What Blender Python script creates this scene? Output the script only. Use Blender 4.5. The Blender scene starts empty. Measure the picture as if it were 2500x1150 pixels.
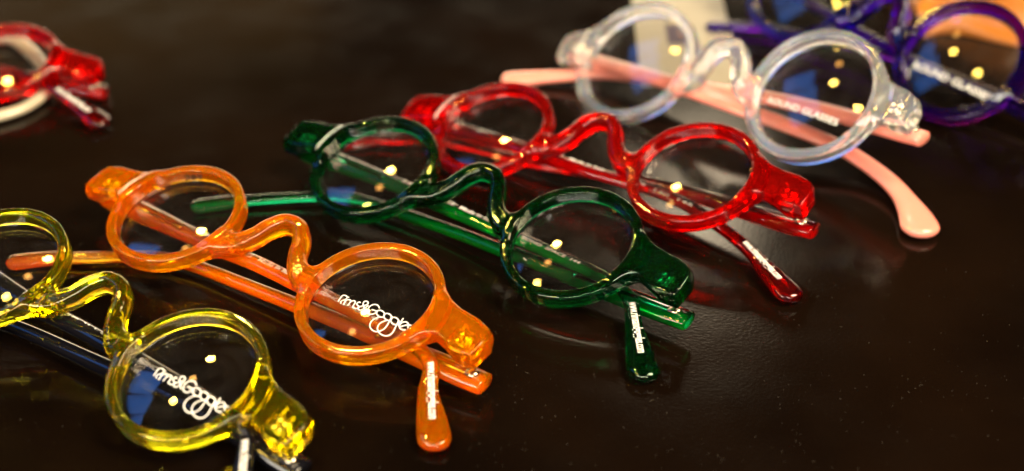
import bpy, math, random
import numpy as np
from mathutils import Vector, Matrix

random.seed(7); rng = np.random.default_rng(7)
SC = bpy.context.scene
COL = SC.collection
U = 0.00082            # metres per drawing unit (a rim is 22 units = 18 mm in radius)

# ------------------------------------------------------------------ camera
cam = bpy.data.cameras.new('camera'); cam_o = bpy.data.objects.new('camera', cam); COL.objects.link(cam_o)
cam_o.location = (0, -361.855*U, 243.555*U)
cam_o.rotation_euler = (math.radians(90-33.5603), 0, 0)
cam.sensor_width = 36; cam.lens = 36*3304.5/2500
cam.clip_start = 0.01; cam.clip_end = 50
cam.dof.use_dof = True; cam.dof.focus_distance = 394*U; cam.dof.aperture_fstop = 6.8
SC.camera = cam_o

# ------------------------------------------------------------------ world: dim warm shop interior
world = bpy.data.worlds.new('World'); SC.world = world; world.use_nodes = True
nt = world.node_tree; nt.nodes.clear()
wo = nt.nodes.new('ShaderNodeOutputWorld'); bg = nt.nodes.new('ShaderNodeBackground')
tc = nt.nodes.new('ShaderNodeTexCoord'); no = nt.nodes.new('ShaderNodeTexNoise'); cr = nt.nodes.new('ShaderNodeValToRGB')
no.inputs['Scale'].default_value = 2.3; no.inputs['Detail'].default_value = 3
cr.color_ramp.elements[0].position = 0.36; cr.color_ramp.elements[0].color = (0.004, 0.0018, 0.001, 1)
cr.color_ramp.elements[1].position = 0.70; cr.color_ramp.elements[1].color = (0.034, 0.018, 0.007, 1)
e = cr.color_ramp.elements.new(0.52); e.color = (0.010, 0.0042, 0.0022, 1)
nt.links.new(tc.outputs['Generated'], no.inputs['Vector']); nt.links.new(no.outputs['Fac'], cr.inputs['Fac'])
nt.links.new(cr.outputs['Color'], bg.inputs['Color']); bg.inputs['Strength'].default_value = 1.0
nt.links.new(bg.outputs[0], wo.inputs['Surface'])

# ------------------------------------------------------------------ lamps
def direction(az, el):
    a, b = math.radians(az), math.radians(el)
    return Vector((math.sin(a)*math.cos(b), math.cos(a)*math.cos(b), math.sin(b)))
def lamp(name, az, el, dist, radiance, color, size, size_y=None, aim=(0.02, 0.02, 0.01)):
    L = bpy.data.lights.new(name, 'AREA')
    if size_y is None:
        L.shape = 'DISK'; L.size = size; area = math.pi*size*size/4
    else:
        L.shape = 'RECTANGLE'; L.size = size; L.size_y = size_y; area = size*size_y
    L.energy = radiance*math.pi*area; L.color = color
    o = bpy.data.objects.new(name, L); COL.objects.link(o)
    o.location = Vector(aim) + direction(az, el)*dist
    o.rotation_euler = (-direction(az, el)).to_track_quat('-Z', 'Y').to_euler()
    return o
WARM = (1.0, 0.66, 0.10)
for i, (az, el, d, L, s) in enumerate([(-37, 55.5, 1.9, 220, .070), (-66, 58, 1.85, 55, .07), (-97, 64, 1.75, 75, .075),
                                       (-50, 58, 1.95, 9, .065)]):
    lamp('ceiling_spot', az, el, d, L, WARM if L > 25 else (1.0, 0.46, 0.10), s)
# shop window to the left: blue evening sky in three panes, a cream lit pane beside them
for az, el, w, h in [(-59, 45, .24, .38), (-69, 46, .20, .40), (-80, 46, .26, .40)]:
    lamp('window_pane', az, el, 2.0, 1.0, (0.08, 0.30, 1.0), w, h)
lamp('cream_pane', -124, 44, 2.0, 6, (1.0, 0.90, 0.74), .50, .45)
lamp('shop_front', 198, 39, 2.0, 13, (1.0, 0.90, 0.76), 2.8, .26)
lamp('far_fill', -4, 9.0, 2.8, 4.2, (1.0, 0.84, 0.56), 4.2, .36)  # unseen wide source low on the far side, added to make the acetate glow
lamp('amber_fill', -19, 21, 2.8, .12, (1.0, 0.55, 0.16), .8, .35)  # unseen amber source added to warm the table at upper left
lamp('doorway', 10.0, 31.5, 2.6, 8.0, (1.0, 0.80, 0.54), .20, .26)
lamp('glow_fill', 112, 58, 1.5, 18, (1.0, 0.80, 0.52), .6, .6)  # added soft fill, kept out of lens and table reflections, brightens the acetate
SC.view_settings.view_transform = 'Standard'; SC.view_settings.look = 'None'
SC.view_settings.exposure = 1.1; SC.view_settings.gamma = 1.0
SC.render.engine = 'CYCLES'
cy = SC.cycles
cy.use_denoising = True; cy.denoiser = 'OPENIMAGEDENOISE'
cy.max_bounces = 24; cy.transmission_bounces = 20; cy.glossy_bounces = 8; cy.diffuse_bounces = 4
cy.transparent_max_bounces = 12
cy.caustics_reflective = True; cy.caustics_refractive = True; cy.blur_glossy = 0.4
cy.sample_clamp_indirect = 20.0

# ------------------------------------------------------------------ materials
def newmat(name):
    m = bpy.data.materials.new(name); m.use_nodes = True
    return m, m.node_tree, m.node_tree.nodes['Principled BSDF'], m.node_tree.nodes['Material Output']
def acetate(name, T, depth_mm=4.0, rough=0.03, milk=0.0, milk_col=(1, 1, 1), sss=2.0, ior=1.49):
    """clear dyed plastic: T is what is left of white light after depth_mm"""
    m, t, p, out = newmat(name)
    p.inputs['Roughness'].default_value = rough; p.inputs['IOR'].default_value = ior
    p.inputs['Transmission Weight'].default_value = 1.0
    p.inputs['Base Color'].default_value = (1, 1, 1, 1)
    if milk:
        q = t.nodes.new('ShaderNodeBsdfPrincipled'); mx = t.nodes.new('ShaderNodeMixShader')
        q.inputs['Base Color'].default_value = (*milk_col, 1); q.inputs['Roughness'].default_value = rough; q.inputs['IOR'].default_value = ior
        q.inputs['Subsurface Weight'].default_value = 1.0
        q.inputs['Subsurface Radius'].default_value = (1.0, 0.5, 0.3)
        q.inputs['Subsurface Scale'].default_value = sss*0.001
        at = t.nodes.new('ShaderNodeAttribute'); at.attribute_name = 'glow_streak'   # milky strip painted under an arm, standing in for the light streak inside
        mf = t.nodes.new('ShaderNodeMapRange'); mf.inputs['To Min'].default_value = milk; mf.inputs['To Max'].default_value = .62
        t.links.new(at.outputs['Fac'], mf.inputs['Value']); t.links.new(mf.outputs[0], mx.inputs[0])
        t.links.new(p.outputs[0], mx.inputs[1]); t.links.new(q.outputs[0], mx.inputs[2]); t.links.new(mx.outputs[0], out.inputs['Surface'])
    sig = [-math.log(max(x, 1e-4))/(depth_mm*0.001) for x in T]
    rho = max(sig)*1.001
    va = t.nodes.new('ShaderNodeVolumeAbsorption')
    va.inputs['Density'].default_value = rho
    va.inputs['Color'].default_value = (*[1-s/rho for s in sig], 1)
    t.links.new(va.outputs[0], out.inputs['Volume'])
    # moulding waviness and handling smears
    n = t.nodes.new('ShaderNodeTexNoise'); n.inputs['Scale'].default_value = 220; n.inputs['Detail'].default_value = 2
    c = t.nodes.new('ShaderNodeTexCoord'); b = t.nodes.new('ShaderNodeBump')
    b.inputs['Strength'].default_value = 0.04; b.inputs['Distance'].default_value = 0.0002
    t.links.new(c.outputs['Object'], n.inputs['Vector']); t.links.new(n.outputs['Fac'], b.inputs['Height'])
    t.links.new(b.outputs[0], p.inputs['Normal'])
    n2_ = t.nodes.new('ShaderNodeTexNoise'); n2_.inputs['Scale'].default_value = 130; n2_.inputs['Detail'].default_value = 6; n2_.inputs['Distortion'].default_value = 1.0
    mr_ = t.nodes.new('ShaderNodeMapRange'); mr_.inputs['From Min'].default_value = .4; mr_.inputs['From Max'].default_value = .75
    mr_.inputs['To Min'].default_value = rough*.5; mr_.inputs['To Max'].default_value = rough*3.5
    t.links.new(c.outputs['Object'], n2_.inputs['Vector']); t.links.new(n2_.outputs['Fac'], mr_.inputs['Value']); t.links.new(mr_.outputs[0], p.inputs['Roughness'])
    return m
def plastic(name, col, rough=0.2, sss=0.0, coat=0.0):
    m, t, p, out = newmat(name)
    p.inputs['Base Color'].default_value = (*col, 1); p.inputs['Roughness'].default_value = rough
    p.inputs['Coat Weight'].default_value = coat; p.inputs['Coat Roughness'].default_value = 0.05
    if sss:
        p.inputs['Subsurface Weight'].default_value = sss; p.inputs['Subsurface Radius'].default_value = (1, .4, .3)
        p.inputs['Subsurface Scale'].default_value = 0.001
    return m
def metal(name, col, rough):
    m, t, p, out = newmat(name)
    p.inputs['Base Color'].default_value = (*col, 1); p.inputs['Metallic'].default_value = 1; p.inputs['Roughness'].default_value = rough
    return m
M = {}
M['orange'] = acetate('orange_acetate', (0.99, 0.54, 0.003), 4.0, .03, milk=0.18, milk_col=(1.0, .27, .0005), sss=3.0)
M['green'] = acetate('green_acetate', (0.00002, 0.11, 0.027), 4.0, milk=.010, milk_col=(.004, .62, .14))
M['red'] = acetate('red_acetate', (0.78, 0.0004, 0.0004), 4.0, milk=.09, milk_col=(.98, .003, .002))
M['yellow'] = acetate('yellow_acetate', (0.93, 0.85, 0.06), 4.0, milk=.015, milk_col=(.95, .85, .005))
M['orange_arm'] = acetate('orange_arm_acetate', (0.99, 0.56, 0.010), 4.0, .03, milk=.15, milk_col=(1.0, .27, .0005), sss=1.0)
M['green_arm'] = acetate('green_arm_acetate', (0.0008, 0.36, 0.11), 4.0, milk=.006, milk_col=(.004, .85, .25), sss=1.0)
M['red_arm'] = acetate('red_arm_acetate', (0.62, 0.001, 0.001), 4.0, milk=.02, milk_col=(.98, .003, .002), sss=1.0)
M['crystal'] = acetate('crystal_acetate', (0.97, 0.965, 0.97), 4.0, .02, milk=.10, milk_col=(.97, .96, .95))
M['purple'] = acetate('purple_acetate', (0.10, 0.003, 0.40), 4.0, milk=.018, milk_col=(.16, .01, .8))
M['pink'] = plastic('pink_acetate', (0.94, 0.30, 0.22), .18, sss=.3, coat=.4)
M['black'] = plastic('black_acetate', (0.004, 0.004, 0.006), .12, coat=.3)
M['silver'] = metal('hinge_metal', (0.86, 0.78, 0.62), .18)
M['print'] = plastic('white_print', (0.85, 0.83, 0.78), .5)
M['ink'] = plastic('dark_ink', (0.03, 0.012, 0.004), .5)
m, t, p, out = newmat('lens_glass')
p.inputs['Transmission Weight'].default_value = 1; p.inputs['Roughness'].default_value = 0.0; p.inputs['IOR'].default_value = 1.5
c = t.nodes.new('ShaderNodeTexCoord'); n = t.nodes.new('ShaderNodeTexNoise'); n.inputs['Scale'].default_value = 90; n.inputs['Detail'].default_value = 5; n.inputs['Distortion'].default_value = 1.5
mr = t.nodes.new('ShaderNodeMapRange'); mr.inputs['From Min'].default_value = .35; mr.inputs['From Max'].default_value = .75; mr.inputs['To Min'].default_value = .001; mr.inputs['To Max'].default_value = .012
df = t.nodes.new('ShaderNodeBsdfTranslucent'); df2 = t.nodes.new('ShaderNodeBsdfDiffuse'); ad = t.nodes.new('ShaderNodeMixShader'); mx = t.nodes.new('ShaderNodeMixShader')
df.inputs[0].default_value = (.8, .75, .68, 1); df2.inputs[0].default_value = (.8, .75, .68, 1)
t.links.new(c.outputs['Object'], n.inputs['Vector']); t.links.new(n.outputs['Fac'], mr.inputs['Value']); t.links.new(mr.outputs[0], mx.inputs[0])
t.links.new(df.outputs[0], ad.inputs[1]); t.links.new(df2.outputs[0], ad.inputs[2]); t.links.new(p.outputs[0], mx.inputs[1]); t.links.new(ad.outputs[0], mx.inputs[2]); t.links.new(mx.outputs[0], out.inputs['Surface'])
M['lens'] = m
# table: near-black brown lacquered surface with a fine leathery grain
m, t, p, out = newmat('table_lacquer')
c = t.nodes.new('ShaderNodeTexCoord')
n1 = t.nodes.new('ShaderNodeTexNoise'); n1.inputs['Scale'].default_value = 14; n1.inputs['Detail'].default_value = 5
n2 = t.nodes.new('ShaderNodeTexNoise'); n2.inputs['Scale'].default_value = 1100; n2.inputs['Detail'].default_value = 3
n3 = t.nodes.new('ShaderNodeTexNoise'); n3.inputs['Scale'].default_value = 45; n3.inputs['Detail'].default_value = 6
for n in (n1, n2, n3): t.links.new(c.outputs['Object'], n.inputs['Vector'])
r1 = t.nodes.new('ShaderNodeValToRGB')
r1.color_ramp.elements[0].position = .35; r1.color_ramp.elements[0].color = (0.0022, 0.0011, 0.0006, 1)
r1.color_ramp.elements[1].position = .70; r1.color_ramp.elements[1].color = (0.0060, 0.0028, 0.0013, 1)
p.inputs['Specular IOR Level'].default_value = .22
t.links.new(n1.outputs['Fac'], r1.inputs['Fac']); t.links.new(r1.outputs[0], p.inputs['Base Color'])
mr = t.nodes.new('ShaderNodeMapRange'); mr.inputs['To Min'].default_value = .05; mr.inputs['To Max'].default_value = .24
t.links.new(n3.outputs['Fac'], mr.inputs['Value']); t.links.new(mr.outputs[0], p.inputs['Roughness'])
b = t.nodes.new('ShaderNodeBump'); b.inputs['Strength'].default_value = .12; b.inputs['Distance'].default_value = .0002
t.links.new(n2.outputs['Fac'], b.inputs['Height']); t.links.new(b.outputs[0], p.inputs['Normal'])
M['table'] = m
M['dust'] = plastic('dust_flecks', (0.055, 0.045, 0.033), .9)

# ------------------------------------------------------------------ mesh helpers
def link(name, me, mat, parent=None):
    o = bpy.data.objects.new(name, me); COL.objects.link(o)
    if mat is not None and not me.materials: me.materials.append(mat)
    if parent is not None: o.parent = parent
    return o
def mesh(name, V, F, smooth=True):
    me = bpy.data.meshes.new(name)
    me.from_pydata((np.asarray(V, float)*U).tolist(), [], [tuple(int(i) for i in f) for f in F])
    if smooth: me.polygons.foreach_set('use_smooth', [True]*len(me.polygons))
    me.update(); return me
def box(c, h, bev=.25):
    """bevelled box as verts/faces (octagon section extruded)"""
    cx, cy_, cz = c; hx, hy, hz = h; V = []; F = []
    prof = [(-hx+bev, -hy), (hx-bev, -hy), (hx, -hy+bev), (hx, hy-bev), (hx-bev, hy), (-hx+bev, hy), (-hx, hy-bev), (-hx, -hy+bev)]
    for z, s in ((-hz, .86), (-hz+bev, 1), (hz-bev, 1), (hz, .86)):
        V += [(cx+x*s, cy_+y*s, cz+z) for x, y in prof]
    for k in range(3):
        for i in range(8): F.append((k*8+i, k*8+(i+1) % 8, k*8+8+(i+1) % 8, k*8+8+i))
    F.append(tuple(range(7, -1, -1))); F.append(tuple(range(24, 32)))
    return V, F
def cyl(a, b_, r, n=14, ball=0):
    a = Vector(a); b_ = Vector(b_); d = (b_-a).normalized(); s = d.orthogonal().normalized(); q = d.cross(s); V = []; F = []
    L = (b_-a).length
    prof = [(0, r*.75), (r*.3, r), (L-r*.3, r), (L, r*.75)]
    if ball: prof = [(0, r*.75), (r*.3, r), (L-ball*1.6, r)] + [(L-ball+ball*math.sin(x)*1, max(.05, ball*math.cos(x))) for x in np.linspace(-1.0, 1.5, 8)]
    for h, rr in prof:
        V += [tuple(a+d*h+(s*math.cos(2*math.pi*i/n)+q*math.sin(2*math.pi*i/n))*rr) for i in range(n)]
    for k in range(len(prof)-1):
        for i in range(n): F.append((k*n+i, k*n+(i+1) % n, k*n+n+(i+1) % n, k*n+n+i))
    F.append(tuple(range(n-1, -1, -1))); F.append(tuple(range((len(prof)-1)*n, len(prof)*n)))
    return V, F
def join(*parts):
    V = []; F = []
    for v, f in parts:
        k = len(V); V += list(v); F += [tuple(i+k for i in q) for q in f]
    return V, F
def spline(P, n):
    P = np.asarray(P, float); out = []
    Q = np.vstack([2*P[0]-P[1], P, 2*P[-1]-P[-2]])
    for i in range(len(P)-1):
        p0, p1, p2, p3 = Q[i:i+4]
        for t_ in np.linspace(0, 1, n, endpoint=False):
            out.append(.5*((2*p1)+(p2-p0)*t_+(2*p0-5*p1+4*p2-p3)*t_**2+(-p0+3*p1-3*p2+p3)*t_**3))
    out.append(P[-1]); return np.array(out)

# ------------------------------------------------------------------ the moulded front (rims, bridge, end pieces) as a polished solid
def smin(a, b, k):
    h = np.clip(.5+.5*(b-a)/k, 0, 1); return b*(1-h)+a*h-k*h*(1-h)
def smax(a, b, k): return -smin(-a, -b, k)
def extr(d2, dz, r):
    a = d2+r; b = dz+r
    return np.minimum(np.maximum(a, b), 0)+np.hypot(np.maximum(a, 0), np.maximum(b, 0))-r
def polysdf(x, y, poly):
    d = np.full(x.shape, 1e9); s = np.ones(x.shape)
    n = len(poly)
    for i in range(n):
        ax, ay = poly[i]; bx, by = poly[i-1]
        ex, ey = bx-ax, by-ay; wx, wy = x-ax, y-ay
        t_ = np.clip((wx*ex+wy*ey)/(ex*ex+ey*ey), 0, 1)
        d = np.minimum(d, (wx-ex*t_)**2+(wy-ey*t_)**2)
        c1 = y >= ay; c2 = y < by; c3 = ex*wy > ey*wx
        flip = (c1 & c2 & c3) | (~c1 & ~c2 & ~c3)
        s = np.where(flip, -s, s)
    return s*np.sqrt(d)
def make_front(c, Ro, Ri, bridge, endp, depth=5.4, end_depth=7.0, bk=3.0, ek=4.0):
    bs = spline(bridge, 5)
    def sdf(X, y, z):
        x = np.abs(X)
        rad = np.hypot(x-c, y)
        dome = .12*((rad-(Ro+Ri)/2)/(Ro-Ri)*2)**2
        rim = extr(np.abs(rad-(Ro+Ri)/2)-(Ro-Ri)/2, np.abs(z+depth/2)-depth/2+dome*.6, .65)
        d2 = np.full(x.shape, 1e9); zc = np.zeros(x.shape); hz = np.zeros(x.shape)
        for i in range(len(bs)-1):
            a, b = bs[i], bs[i+1]; ex, ey = b[0]-a[0], b[1]-a[1]
            t_ = np.clip(((x-a[0])*ex+(y-a[1])*ey)/(ex*ex+ey*ey), 0, 1)
            d = np.hypot(x-a[0]-ex*t_, y-a[1]-ey*t_)-(a[2]+(b[2]-a[2])*t_)
            k = d < d2; d2 = np.where(k, d, d2)
            zc = np.where(k, a[3]+(b[3]-a[3])*t_, zc); hz = np.where(k, a[4]+(b[4]-a[4])*t_, hz)
        br = extr(d2, np.abs(z-zc)-hz, 1.9)
        e2 = polysdf(x, y, endp)
        t_ = np.clip((x-(endp[3][0]-5))/6, 0, 1); t_ = t_*t_*(3-2*t_)
        back = depth-.5+(end_depth-depth+.5)*t_
        ep = extr(e2-.3, np.abs(z+back/2+.15)-back/2, .9)
        xe = max(p[0] for p in endp)
        ep = ep+np.clip(x-56, 0, 40)**2*.0022*np.clip((z+4)/4, 0, 1)
        ep = smax(ep, (x-xe+1.2)*.80+(z+.6)*.60, .4)
        d = smin(rim, ep, ek); d = smin(d, br, bk)
        d = smax(d, (Ri+.35*np.clip((z+3.2)/3.2, 0, 1.2)-.02-rad), .6)
        return d
    h = .5
    nx = int((max(p[0] for p in endp)+3)/h); xs = np.arange(-nx, nx+1)*h+.001
    ys = np.arange(-Ro-2, Ro+2.5, h); zs = np.arange(-end_depth-1.5, 5.0, h)
    nxh = len(xs)
    X, Y, Z = np.meshgrid(xs, ys, zs, indexing='ij')
    V = sdf(X, Y, Z); I = V < 0
    s = [slice(0, -1), slice(1, None)]
    num = np.zeros(tuple(k-1 for k in V.shape)); acc = np.zeros(num.shape+(3,))
    G = np.stack([X, Y, Z], -1)
    cor = [(i, j, k) for i in (0, 1) for j in (0, 1) for k in (0, 1)]
    for a in cor:
        for ax in range(3):
            if a[ax]: continue
            b = list(a); b[ax] = 1
            sa = tuple(s[q] for q in a); sb = tuple(s[q] for q in b)
            va, vb = V[sa], V[sb]; ch = I[sa] != I[sb]
            t_ = np.where(ch, va/np.where(ch, va-vb, 1), 0)
            P = G[sa]+(G[sb]-G[sa])*t_[..., None]
            acc += np.where(ch[..., None], P, 0); num += ch
    cells = num > 0; idx = -np.ones(num.shape, int); idx[cells] = np.arange(cells.sum())
    P = acc[cells]/num[cells][:, None]
    e = 1e-2
    def grad(P):
        x, y, z = P.T
        g = np.stack([sdf(x+e, y, z)-sdf(x-e, y, z), sdf(x, y+e, z)-sdf(x, y-e, z), sdf(x, y, z+e)-sdf(x, y, z-e)], -1)
        return g/np.maximum(np.linalg.norm(g, axis=1, keepdims=True), 1e-9)
    for _ in range(2):
        P = P-grad(P)*np.clip(sdf(*P.T), -.4, .4)[:, None]*.9
    N = grad(P); F = []
    for ax in range(3):
        b, c_ = [(1, 2), (2, 0), (0, 1)][ax]
        lo = [slice(None)]*3; hi = [slice(None)]*3; lo[ax] = s[0]; hi[ax] = s[1]
        A, B = I[tuple(lo)], I[tuple(hi)]
        w = np.argwhere(A != B)
        w = w[(w[:, b] > 0) & (w[:, c_] > 0) & (w[:, b] < V.shape[b]-1) & (w[:, c_] < V.shape[c_]-1)]
        f = A[tuple(w.T)]
        def at(db, dc):
            q = w.copy(); q[:, b] += db; q[:, c_] += dc; return idx[tuple(q.T)]
        q = np.stack([at(-1, -1), at(0, -1), at(0, 0), at(-1, 0)], -1)
        q[~f] = q[~f][:, ::-1]; F.append(q)
    F = np.concatenate(F)
    me = mesh('front_frame', P, F)
    me.normals_split_custom_set_from_vertices(N.tolist())
    return me

SMALL_BRIDGE = [(0, 12.4, 2.5, -.4, 3.4), (3.4, 11.6, 2.5, -.5, 3.4), (6.6, 8.0, 2.5, -.9, 3.3), (8.8, 3.4, 2.6, -1.5, 3.2),
                (12.2, -.4, 3.3, -2.2, 3.0), (16.5, -2.4, 4.2, -2.6, 2.8), (21, -3.0, 4.2, -2.7, 2.6)]
SMALL_END = [(50, 9.0), (59, 10.6), (66, 8.7), (72.5, 8.2), (77.2, 6.8), (79, 2.8), (78.2, -4.4), (72, -4.2), (64.5, -1.9), (58, -5.8), (50, -8)]
FRONT_S = make_front(39.5, 22, 18.5, SMALL_BRIDGE, SMALL_END)
BIG_BRIDGE = [(0, 11.2, 3.3, .8, 3.6), (4.2, 10.0, 3.3, .6, 3.6), (7.0, 5.8, 3.2, .2, 3.5), (8.6, 1.2, 3.4, -.8, 3.2),
              (10.4, -2.2, 3.8, -2.0, 3.0), (14, -3.6, 4.6, -2.6, 2.8), (18, -4.0, 4.6, -2.7, 2.6)]
BIG_END = [(49, 10), (58, 10.4), (64, 8.6), (69.5, 7.4), (73.5, 5.4), (75.2, 1.6), (74, -5.4), (68, -5.6), (62, -4.2), (57, -7), (49, -9)]
FRONT_B = make_front(38.0, 25.0, 20.7, BIG_BRIDGE, BIG_END)

def make_lens(r, R=110., z0=-2.2, th=1.7, n=72, rings=12):
    V = []; F = []
    for side in (0, 1):
        V.append((0, 0, z0-(th if side else 0)))
        for k in range(1, rings+1):
            q = r*k/rings; sag = R-math.sqrt(R*R-q*q)
            for i in range(n):
                a = 2*math.pi*i/n; V.append((q*math.cos(a), q*math.sin(a), z0-sag-(th if side else 0)))
    S = 1+rings*n
    for side in (0, 1):
        o = side*S; fl = (lambda f: f) if side == 0 else (lambda f: f[::-1])
        for i in range(n): F.append(fl((o, o+1+i, o+1+(i+1) % n)))
        for k in range(rings-1):
            for i in range(n):
                a = o+1+k*n+i; b = o+1+k*n+(i+1) % n; F.append(fl((a, a+n, b+n, b)))
    a0 = 1+(rings-1)*n
    for i in range(n): F.append((a0+i, S+a0+i, S+a0+(i+1) % n, a0+(i+1) % n))
    me = mesh('lens', V, F)
    # keep the rim edge crisp
    sm = [True]*len(me.polygons); 
    for i in range(n): sm[-1-i] = False
    me.polygons.foreach_set('use_smooth', sm)
    me.set_sharp_from_angle(angle=math.radians(40))
    return me
LENS_S = make_lens(18.45); LENS_B = make_lens(20.65)
def lens_z(x, y, R=110., z0=-2.2): return z0-(R-math.sqrt(R*R-x*x-y*y))

# ------------------------------------------------------------------ lettering
def text_mesh(body, height, width=None, bold=0.0, shear=0.0, spacing=1.0):
    cu = bpy.data.curves.new('text', 'FONT'); cu.body = body; cu.size = 1.0; cu.shear = shear; cu.space_character = spacing
    cu.offset = bold; cu.resolution_u = 3; cu.fill_mode = 'FRONT'
    o = bpy.data.objects.new('text', cu); COL.objects.link(o)
    me = bpy.data.meshes.new_from_object(o.evaluated_get(bpy.context.evaluated_depsgraph_get()))
    bpy.data.objects.remove(o); bpy.data.curves.remove(cu)
    v = np.zeros(len(me.vertices)*3); me.vertices.foreach_get('co', v); v = v.reshape(-1, 3)
    v[:, 0] -= v[:, 0].min(); w = v[:, 0].max()
    k = height/.72
    v[:, 1] *= k; v[:, 0] *= (width/w if width else k)
    return me, v, v[:, 0].max()
def set_co(me, v):
    me.vertices.foreach_set('co', (np.asarray(v)*U).ravel()); me.update(); me.name = 'lettering'; return me
def print_on(body, parent, p0, xdir, up, height, width, bold=.012, shear=0., mat='print'):
    me, v, w = text_mesh(body, height, width, bold, shear)
    xd = Vector(xdir).normalized(); n = Vector(up); n = (n-xd*n.dot(xd)).normalized(); yd = n.cross(xd)
    v = np.array([p0])+v[:, :1]*np.array(xd)+v[:, 1:2]*np.array(yd)
    return link('lettering', set_co(me, v), M[mat], parent)
# hand-drawn monoline logo, in lens coordinates
LOGO_A = np.array([[0.012741559, 0.006895081], [0.011416205, -0.014528336], [-12.362997844, -0.552442804]])
def circ(cx, cy_, rx, ry, rot=.5):
    return [(cx+rx*math.cos(a)*math.cos(rot)-ry*math.sin(a)*math.sin(rot), cy_+rx*math.cos(a)*math.sin(rot)+ry*math.sin(a)*math.cos(rot)) for a in np.linspace(0, 2*math.pi, 13)]
LOGO = [[(45, 305), (90, 225), (140, 165), (205, 175), (238, 215), (200, 262), (112, 290), (106, 352)],
        [(208, 275), (182, 325), (155, 382)], [(258, 208), (270, 214), (278, 218)],
        [(158, 380), (212, 292), (268, 268), (318, 292), (290, 345), (250, 405)], [(252, 402), (315, 322), (378, 298), (412, 330), (385, 385), (350, 435)],
        [(522, 350), (488, 333), (440, 372), (478, 422), (468, 458), (412, 466), (366, 436)],
        [(625, 548), (592, 430), (575, 370), (608, 320), (660, 325), (682, 362), (635, 402), (520, 430), (475, 466), (492, 502), (545, 503), (622, 458), (688, 408)],
        [(916, 475), (880, 408), (800, 393), (718, 430), (668, 510), (688, 578), (752, 600), (832, 570), (872, 542), (815, 520), (752, 498)],
        circ(935, 585, 88, 66), circ(1082, 648, 86, 66), circ(1222, 725, 86, 70),
        [(1170, 625), (1110, 740), (1040, 850), (960, 912), (850, 942), (760, 910), (714, 830), (748, 742), (830, 682), (905, 648)],
        [(1305, 705), (1240, 830), (1180, 940), (1100, 1005), (1000, 1016), (905, 965), (868, 880), (900, 800), (970, 750), (1050, 722)],
        [(1395, 660), (1345, 735), (1300, 800), (1305, 830)],
        [(1325, 832), (1420, 802), (1492, 782), (1458, 735), (1390, 738), (1322, 790), (1318, 860), (1385, 892), (1432, 880)],
        [(1562, 845), (1540, 792), (1492, 802), (1482, 852), (1530, 902), (1510, 950), (1452, 945), (1412, 900)]]
def logo_mesh(width=.17):
    V = []; F = []
    for st in LOGO:
        P = (np.c_[np.array(st, float), np.ones(len(st))]@LOGO_A)*.98+np.array([-.4, 0])
        S = spline(P, 4)
        T = np.gradient(S, axis=0); T /= np.maximum(np.linalg.norm(T, axis=1, keepdims=True), 1e-6)
        Nn = np.c_[-T[:, 1], T[:, 0]]
        k = len(V)
        for a, n_ in zip(S, Nn):
            for sg in (-1, 1):
                q = a+n_*width*sg; V.append((q[0], q[1], lens_z(*q)+.06))
        for i in range(len(S)-1): F.append((k+2*i, k+2*i+2, k+2*i+3, k+2*i+1))
    return mesh('logo_print', V, F, False)
LOGO_ME = logo_mesh()

# ------------------------------------------------------------------ temples
def make_temple(P, wide=1.0, bulb=4.7, thick=1.7, hinge_w=4.4, n=36, neck=2.2, fade=True):
    S = spline(P, 14)
    seg = np.r_[0, np.cumsum(np.linalg.norm(np.diff(S, axis=0), axis=1))]; L = seg[-1]
    q = np.linspace(0, L, 110); q = np.r_[0, .35, q[1:-1], L-1.8, L-1.1, L-.6, L-.25, L-.06]; q.sort()
    C = np.stack([np.interp(q, seg, S[:, k]) for k in range(3)], -1)
    # smooth the path a little
    T = np.gradient(C, q, axis=0); T /= np.linalg.norm(T, axis=1, keepdims=True)
    u = q/L
    w = np.interp(u, [0, .03, .10, .28, .62, .76, .87, .94, .975, 1.0], [hinge_w*.86, hinge_w, hinge_w*.97, 3.1*wide, 2.6*wide, neck, neck*1.12, bulb*.90, bulb, bulb*.96])
    for _ in range(6): w[1:-1] = (w[:-2]+w[1:-1]*2+w[2:])/4
    th = np.interp(u, [0, .1, .5, .8, .93, 1], [thick*1.3, thick*1.25, thick, thick*.95, thick*1.1, thick*1.05])
    rem = L-q; rb = bulb*.95
    w = np.where(rem < rb, np.minimum(w, bulb)*np.sqrt(np.clip(1-(1-rem/rb)**2, .0008, 1)), w)
    th = np.where(rem < 2.2, th*np.sqrt(np.clip(1-(1-rem/2.2)**2, .02, 1)), th)
    w[0] -= .35; th[0] -= .35
    V = []; F = []; fr = []
    for c_, t_, a, b_ in zip(C, T, w, th):
        side = np.cross([0, 0, 1.], t_); side /= np.linalg.norm(side); up = np.cross(t_, side); fr.append((c_, t_, side, up, a, b_))
        for i in range(n):
            an = 2*math.pi*(i+.5)/n; cx, sx = math.cos(an), math.sin(an)
            ex = .86
            V.append(tuple(c_+side*a*math.copysign(abs(cx)**ex, cx)+up*b_*math.copysign(abs(sx)**ex, sx)))
    m_ = len(C)
    for k in range(m_-1):
        for i in range(n): F.append((k*n+i, k*n+(i+1) % n, k*n+n+(i+1) % n, k*n+n+i))
    F.append(tuple(range(n-1, -1, -1))); F.append(tuple(range((m_-1)*n, m_*n)))
    # outward winding check
    me = mesh('temple', V, F)
    an = 2*np.pi*(np.arange(n)+.5)/n
    mk = np.clip((-np.sin(an)-.80)/.16, 0, 1)  # narrow strip of the underside that carries the painted light streak
    A_ = me.attributes.new('glow_streak', 'FLOAT', 'POINT')
    A_.data.foreach_set('value', (mk[None, :]*(np.clip((.80-u)/.12, 0, 1) if fade else np.ones(m_))[:, None]).ravel())
    return me, fr, u
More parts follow.
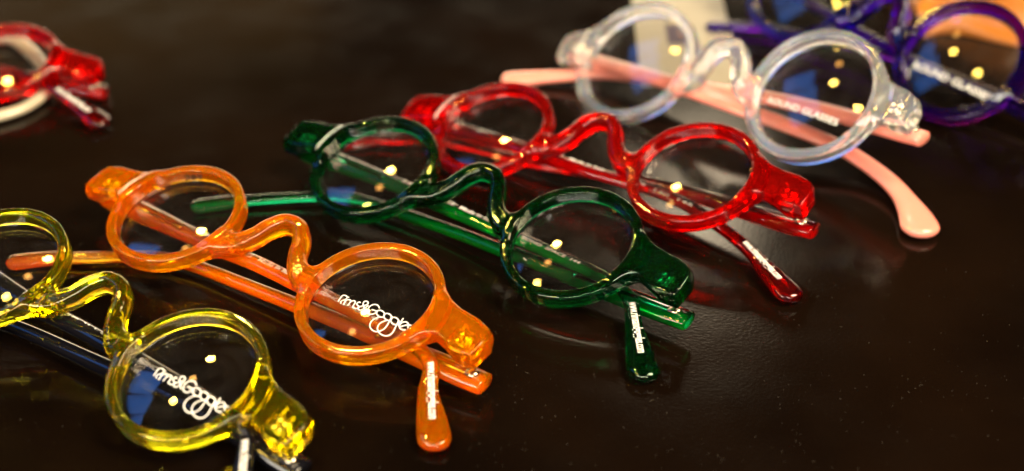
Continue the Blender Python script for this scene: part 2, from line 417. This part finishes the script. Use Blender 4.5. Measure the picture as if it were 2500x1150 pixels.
def frame_at(fr, u, x):
    i = int(np.argmin(np.abs(u-x))); return fr[i]

# ------------------------------------------------------------------ glasses
def glasses(label, x, y, yaw, tilt, lean, z, front, lens, c, mat, tmat, left, right, lw=None, rw=None, web='www.rimsandgoggles.com', inner='RIMS & GOGGLES   Made in Italy',
            size='SOHO  SPACE  144', logo=False, lens_text=None, hinge_x=75.5, mark=False, bulb=4.7, wide=1.0, neck=2.2, dusty=0):
    root = bpy.data.objects.new('round_glasses', None); COL.objects.link(root); root.empty_display_size = .02
    root.location = (x*U, y*U, 0); root.rotation_euler = (0, 0, math.radians(yaw))
    root['label'] = label; root['category'] = 'glasses'; root['group'] = 'round glasses laid out on the table'
    fr_o = link('front_frame', front, None, root)
    fr_o.location = (0, 0, z*U); fr_o.rotation_euler = (math.radians(tilt), math.radians(lean), 0)
    if not front.materials: front.materials.append(M[mat])
    fr_o.material_slots[0].link = 'OBJECT'; fr_o.material_slots[0].material = M[mat]
    Rl = Matrix.Rotation(math.radians(lean), 3, 'Y')@Matrix.Rotation(math.radians(tilt), 3, 'X')
    for s in (-1, 1):
        lo = link('lens', lens, M['lens'], fr_o); lo.location = (s*c*U, 0, 0)
        if s == 1 and logo: link('lettering', LOGO_ME, M['print'], lo)
        if s == 1 and lens_text:
            b, p0, xd, ht, wd = lens_text
            me, v, w = text_mesh(b, ht, wd, .008)
            xv = np.array(xd)/np.linalg.norm(xd); yv = np.array([-xv[1], xv[0]])
            q = np.array([p0])+v[:, :1]*xv+v[:, 1:2]*yv
            rl = 20.0; q *= np.minimum(1, rl/np.maximum(np.hypot(q[:, 0], q[:, 1]), 1e-6))[:, None]
            link('lettering', set_co(me, np.c_[q, [lens_z(a, b2)+.06 for a, b2 in q]]), M['print'], lo)
        if dusty:
            V = []; F = []
            for _ in range(dusty):
                r_ = 17*math.sqrt(random.random()); a = random.random()*6.283; px, py = r_*math.cos(a), r_*math.sin(a); k = len(V)
                sz = .05+.12*random.random()**2
                for j in range(4):
                    b = a+j*1.57+random.random(); V.append((px+sz*math.cos(b)*(1+random.random()), py+sz*math.sin(b), lens_z(px, py)+.05))
                F.append((k, k+1, k+2, k+3))
            d = link('dust', mesh('dust', V, F, False), M['dust'], lo); d['kind'] = 'stuff'
        # hinge leaf set into the end piece
        hx = hinge_x
        hv = join(box((s*(hx-4.6), .8, -3.9), (3.0, 2.5, .40), .15), box((s*(hx-5.4), 2.0, -3.0), (1.5, .75, .55), .2), box((s*(hx-5.4), -.5, -3.0), (1.5, .75, .55), .2),
                  box((s*(hx-2.9), .8, -3.0), (.6, 1.9, .5), .2),
                  *[cyl((s*(hx-1.8), yy, -8.0), (s*(hx-1.8), yy+1.1, -8.0), .95) for yy in (-1.6, -.2, 1.2)], box((s*(hx-1.8), .8, -6.2), (.5, 2.0, 1.9), .15))
        link('hinge', mesh('hinge', *hv), M['silver'], fr_o)
    for s, P in ((-1, left), (1, right)):
        hp = Rl@Vector(((hinge_x+6.0, -4.2, -11.2) if s > 0 else (-hinge_x, .5, -9.6))); hp = (hp.x, hp.y, max(2.0, hp.z+z))
        P = [hp]+[tuple(q) for q in P]
        me, fr, u = make_temple(P, wide=wide*(1 if s < 0 else .9), bulb=bulb*(1 if s < 0 else .78), neck=neck*(1 if s < 0 else .85), fade=s < 0)
        to = link('temple', me, M.get(tmat+'_arm', M[tmat]), root)
        # metal leaf at the hinge end and core wire
        f0 = frame_at(fr, u, .025); f1 = frame_at(fr, u, .22)
        cc, t_, sd, up, a, b_ = f0
        p = np.array(cc)
        mv = join(box((0, 0, 0), (1.5, 1.7, .5), .2), cyl((-1.6, -1.2, .5), (-1.6, 1.2, .5), .7))
        Rm = np.stack([t_, sd, up], 1)
        mv = ([tuple(Rm@np.array(v)+p+np.array(up)*(b_-.1)) for v in mv[0]], mv[1])
        link('hinge_leaf', mesh('hinge_leaf', *mv), M['silver'], to)
        if tmat not in ('pink', 'black'):
            p0 = p+np.array(up)*.2; p1 = np.array(f1[0])
            link('core_wire', mesh('core_wire', *cyl(p0, p1, .62, 14, ball=1.0)), M['silver'], to)
        # printing
        if web and s == -1:
            fa = frame_at(fr, u, .825); fb = frame_at(fr, u, .955)
            A = np.array(fa[0])+np.array(fa[3])*(fa[5]+.10); B = np.array(fb[0])+np.array(fb[3])*(fb[5]+.12)
            d = B-A; sd = np.array(fa[2])
            print_on(web, to, A-sd*1.0, d, (np.array(fa[3])+np.array(fb[3])).tolist(), 2.8, np.linalg.norm(d)*.93, bold=.02)
        if inner and s == -1:
            fa = frame_at(fr, u, .27); fb = frame_at(fr, u, .50)
            A = np.array(fa[0])+np.array(fa[3])*(fa[5]+.06); B = np.array(fb[0])+np.array(fb[3])*(fb[5]+.06)
            print_on(inner, to, A+np.array(fa[2])*.1, B-A, fa[3].tolist(), 1.7, np.linalg.norm(B-A), bold=.008)
        if size and s == -1:
            fa = frame_at(fr, u, .57); fb = frame_at(fr, u, .70)
            A = np.array(fa[0])+np.array(fa[3])*(fa[5]+.06); B = np.array(fb[0])+np.array(fb[3])*(fb[5]+.06)
            print_on(size, to, A-np.array(fa[2])*1.4, B-A, fa[3].tolist(), 1.4, np.linalg.norm(B-A), bold=.008)
    if mark:
        me, v, w = text_mesh('284', 2.4, 6.0, .02, .25)
        an = math.radians(128)-v[:, 0]/17.4
        q = np.stack([-c+18.44*np.cos(an), 18.44*np.sin(an), -3.6+v[:, 1]], -1)
        link('lettering', set_co(me, q), M['ink'], fr_o)
    return root

TL = [(-33, 1.5, 8.5), (-4, 1.2, 9), (28, 0, 9), (51, -1, 8.5), (63.5, -3.8, 7), (71, -13, 4.5), (81.5, -24.5, 2.4), (84, -27.5, 2.2)]
TR = [(50, -1.5, 5.5), (0, -3, 4), (-33, -5, 3), (-50, -11.5, 2.6), (-67, -25, 2.3), (-79, -38.5, 2.2)]
glasses('yellow transparent round glasses with black temples at the left edge', -118.95, -60.18, -34.76, 14.45, 3.07, 17.3, FRONT_S, LENS_S, 39.5, 'yellow', 'black', TL, TR, logo=True, inner='RIMS & GOGGLES   Made in Italy')
glasses('milky orange round glasses with a white script logo on one lens', -73.1, -27.42, -35.0, 12.63, -.24, 16.07, FRONT_S, LENS_S, 39.5, 'orange', 'orange',
        [(-30.1, 0, 8.5), (-3.5, .4, 9), (24.7, -1.2, 9), (49.2, -1.6, 8.5), (64.3, -4.5, 7), (70.8, -13.4, 4.5), (81.8, -25.0, 2.4), (84.5, -28.2, 2.2)],
        [(53.3, -3.2, 5.5), (.5, -4.5, 4), (-32.5, -6.7, 3), (-49.8, -14.8, 2.6), (-65.3, -26.2, 2.3), (-77, -38, 2.2)], logo=True, mark=True, dusty=26)
glasses('dark green transparent round glasses between the orange and the red pair', -14.19, -.81, -36.67, 19.46, -.78, 17.6, FRONT_S, LENS_S, 39.5, 'green', 'green',
        [(-33.7, 3.5, 9), (-3.9, 2.6, 9), (40.2, 1.0, 9), (54.1, .2, 8.5), (62.4, -1.8, 7), (69.0, -9.7, 4.5), (79.8, -21.8, 2.4), (82.8, -25.7, 2.2)],
        [(26.7, -1.5, 5.5), (-4.9, -.8, 4), (-34.8, -2.5, 3), (-50.5, -6, 2.6), (-69.5, -21.2, 2.3), (-85.5, -40.3, 2.2)], mark=True, dusty=40)
glasses('red transparent round glasses behind the green pair', 25.42, 33.85, -33.7, 20.26, -5.45, 17.0, FRONT_S, LENS_S, 39.5, 'red', 'red',
        [(-28.2, -1.6, 8.5), (-3.4, -2.5, 9), (30.1, -1.6, 9), (50.1, -4.6, 7), (63.1, -8, 4.5), (75.4, -15.2, 3), (84.5, -21.2, 2.4), (87, -23.2, 2.2)],
        [(23.5, 4.2, 7.5), (-21.1, -1.4, 4), (-54.2, -4.6, 3), (-75.1, -15.5, 2.6), (-87.5, -27.5, 2.2)], size='46  140  145')
glasses('crystal clear round glasses with opaque pink temples', 73.94, 74.17, -40.94, 41.02, -8.76, 23.3, FRONT_B, LENS_B, 38.0, 'crystal', 'pink',
        [(-19.7, 2, 12), (10.8, 1.5, 12.5), (41.1, 6.5, 9), (55.5, 7.6, 6), (70.3, 3.4, 3.8), (83.3, -6.2, 2.5), (92, -16.8, 2.4)],
        [(29, 9, 17.5), (-15, 8.2, 10.5), (-49.2, 3.5, 5.5), (-69.2, -8.6, 3), (-83, -23.5, 2.5)],
        web=None, inner=None, size=None, lens_text=('ROUND GLASSES', (-17.0, -5.2), (31, -3.9), 2.3, 29), hinge_x=71, bulb=6.6, wide=1.5, neck=3.4)
glasses('purple transparent round glasses at the top right', 142.6, 123.8, -50.9, 42.2, 3.2, 22.4, FRONT_B, LENS_B, 38.0, 'purple', 'purple',
        [(-25, 3, 14), (0, 2, 12), (35, 1, 9), (54, 2, 8), (66, 5, 7), (80, 5, 5), (90, -2, 2.6), (94, -8, 2.2)],
        [(30, 4, 9), (-7.8, 2.3, 6), (-27.4, -1.7, 4.5), (-45.1, -5.0, 3), (-55, -11, 2.5), (-67.5, -24, 2.2)],
        web=None, inner=None, size=None, lens_text=('ROUND GLASSES', (-15.5, -10.2), (36, 1.5), 2.8, 34), hinge_x=72)
glasses('red transparent round glasses cut off at the upper left edge', -235.5, 115, -8.6, 11.0, 2.9, 15.6, FRONT_S, LENS_S, 39.5, 'red', 'red',
        [(-30, 2, 9), (0, 1, 9), (35, -2, 8.5), (56, -5, 7), (66.7, -11, 5.5), (76, -17, 4), (87, -24, 2.6), (91, -27, 2.4)], TR, logo=False, size=None)

# ------------------------------------------------------------------ the table
xs = np.linspace(-1500, 1500, 3); ys = np.linspace(-700, 1500, 3)
V = [(a, b, 0) for b in ys for a in xs]; F = [(j*3+i, j*3+i+1, j*3+i+4, j*3+i+3) for j in range(2) for i in range(2)]
tb = link('table_top', mesh('table_top', V, F, False), M['table']); tb['kind'] = 'structure'

# ------------------------------------------------------------------ amber cloth behind the purple pair
def cloth(x0, y0, w, d, name, label, col):
    n, m_ = 60, 40; V = []; F = []
    for j in range(m_+1):
        for i in range(n+1):
            a = i/n; b = j/m_
            X = x0+w*a+5*math.sin(b*5+a*3); Y = y0+d*b+6*math.sin(a*7+1)+3*math.sin(a*15)
            e = min(1, min(a, 1-a)*8)*min(1, min(b, 1-b)*8)
            zz = .6+e*(9+8*math.sin(b*18+a*4+1.5*math.sin(a*6))+3.5*math.sin(b*37-a*7))
            V.append((X, Y, max(.4, zz)))
    for j in range(m_):
        for i in range(n):
            k = j*(n+1)+i; F.append((k, k+1, k+n+2, k+n+1))
    m2, t2, p2, o2 = newmat('amber_silk')
    p2.inputs['Base Color'].default_value = (*col, 1); p2.inputs['Roughness'].default_value = .38; p2.inputs['Sheen Weight'].default_value = .3
    o = link(name, mesh(name, V, F), m2); sm = o.modifiers.new('thickness', 'SOLIDIFY'); sm.thickness = .0004
    o['label'] = label; o['category'] = 'cloth'; return o
cloth(170, 148, 110, 80, 'folded_cloth', 'amber orange folded cloth behind the purple glasses', (.46, .14, .003))

# ------------------------------------------------------------------ cream card under the purple arm, cream arm under the far red pair
m, t, p, out = newmat('cream_card'); p.inputs['Roughness'].default_value = .45
c = t.nodes.new('ShaderNodeTexCoord'); n = t.nodes.new('ShaderNodeTexNoise'); n.inputs['Scale'].default_value = 60
r1 = t.nodes.new('ShaderNodeValToRGB'); r1.color_ramp.elements[0].color = (.28, .25, .185, 1); r1.color_ramp.elements[1].color = (.34, .30, .23, 1)
t.links.new(c.outputs['Object'], n.inputs['Vector']); t.links.new(n.outputs['Fac'], r1.inputs['Fac']); t.links.new(r1.outputs[0], p.inputs['Base Color'])
cd = link('cream_card', mesh('cream_card', *box((0, 0, 0), (20, 52, .18), .15), False), m)
cd.location = (72*U, 161*U, .19*U); cd.rotation_euler = (0, 0, math.radians(-1.5))
cd['label'] = 'cream card lying on the table behind the clear glasses'; cd['category'] = 'card'
lb = link('printed_square', mesh('printed_square', *box((0, 0, 0), (4.2, 10, .02), .05), False), plastic('violet_ink', (.05, .03, .06), .5), cd)
lb.location = (-3.0*U, -4*U, .20*U)
me, fr, u = make_temple([(-223.6, 139.6, 2.3), (-210.9, 147.4, 2.5), (-203.6, 145.5, 2.5), (-193.2, 132.9, 2.5), (-183.2, 116.5, 2.5), (-179.1, 101.1, 2.4), (-182.2, 90.3, 2.3), (-188, 84.1, 2.2), (-198.3, 78.4, 2.2)], bulb=3.2, hinge_w=3.0)
ca = link('glasses_arm', me, plastic('cream_acetate', (.55, .47, .33), .2, coat=.4))
ca['label'] = 'cream plastic glasses arm lying under the cut-off red pair'; ca['category'] = 'glasses arm'

# ------------------------------------------------------------------ dust and lint on the table
V = []; F = []
for i in range(3600):
    px = rng.uniform(-330, 330); py = rng.uniform(-150, 230)
    if i % 3: px = rng.normal(20, 95); py = rng.normal(-60, 50)
    s = .04+.13*rng.random()**3; a = rng.random()*6.28; k = len(V)
    for j in range(4):
        b = a+j*1.57+rng.uniform(-.4, .4); V.append((px+s*math.cos(b)*rng.uniform(.6, 1.8), py+s*math.sin(b), .04+.05*rng.random()))
    F.append((k, k+1, k+2, k+3))
for i in range(110):
    px = rng.normal(10, 110); py = rng.normal(-55, 55); a = rng.random()*6.28; bend = rng.uniform(-1.2, 1.2); ln = rng.uniform(.4, 1.6); k = len(V); n = 6
    for j in range(n+1):
        px += math.cos(a)*ln/n; py += math.sin(a)*ln/n; a += bend/n*2
        nx_, ny_ = -math.sin(a)*.045, math.cos(a)*.045
        zz = .08+.15*math.sin(j/n*3.14)
        V += [(px+nx_, py+ny_, zz), (px-nx_, py-ny_, zz)]
    for j in range(n): F.append((k+2*j, k+2*j+2, k+2*j+3, k+2*j+1))
d = link('dust', mesh('dust', V, F, False), M['dust']); d['kind'] = 'stuff'
d['label'] = 'pale dust specks and lint scattered over the dark table'; d['category'] = 'dust'
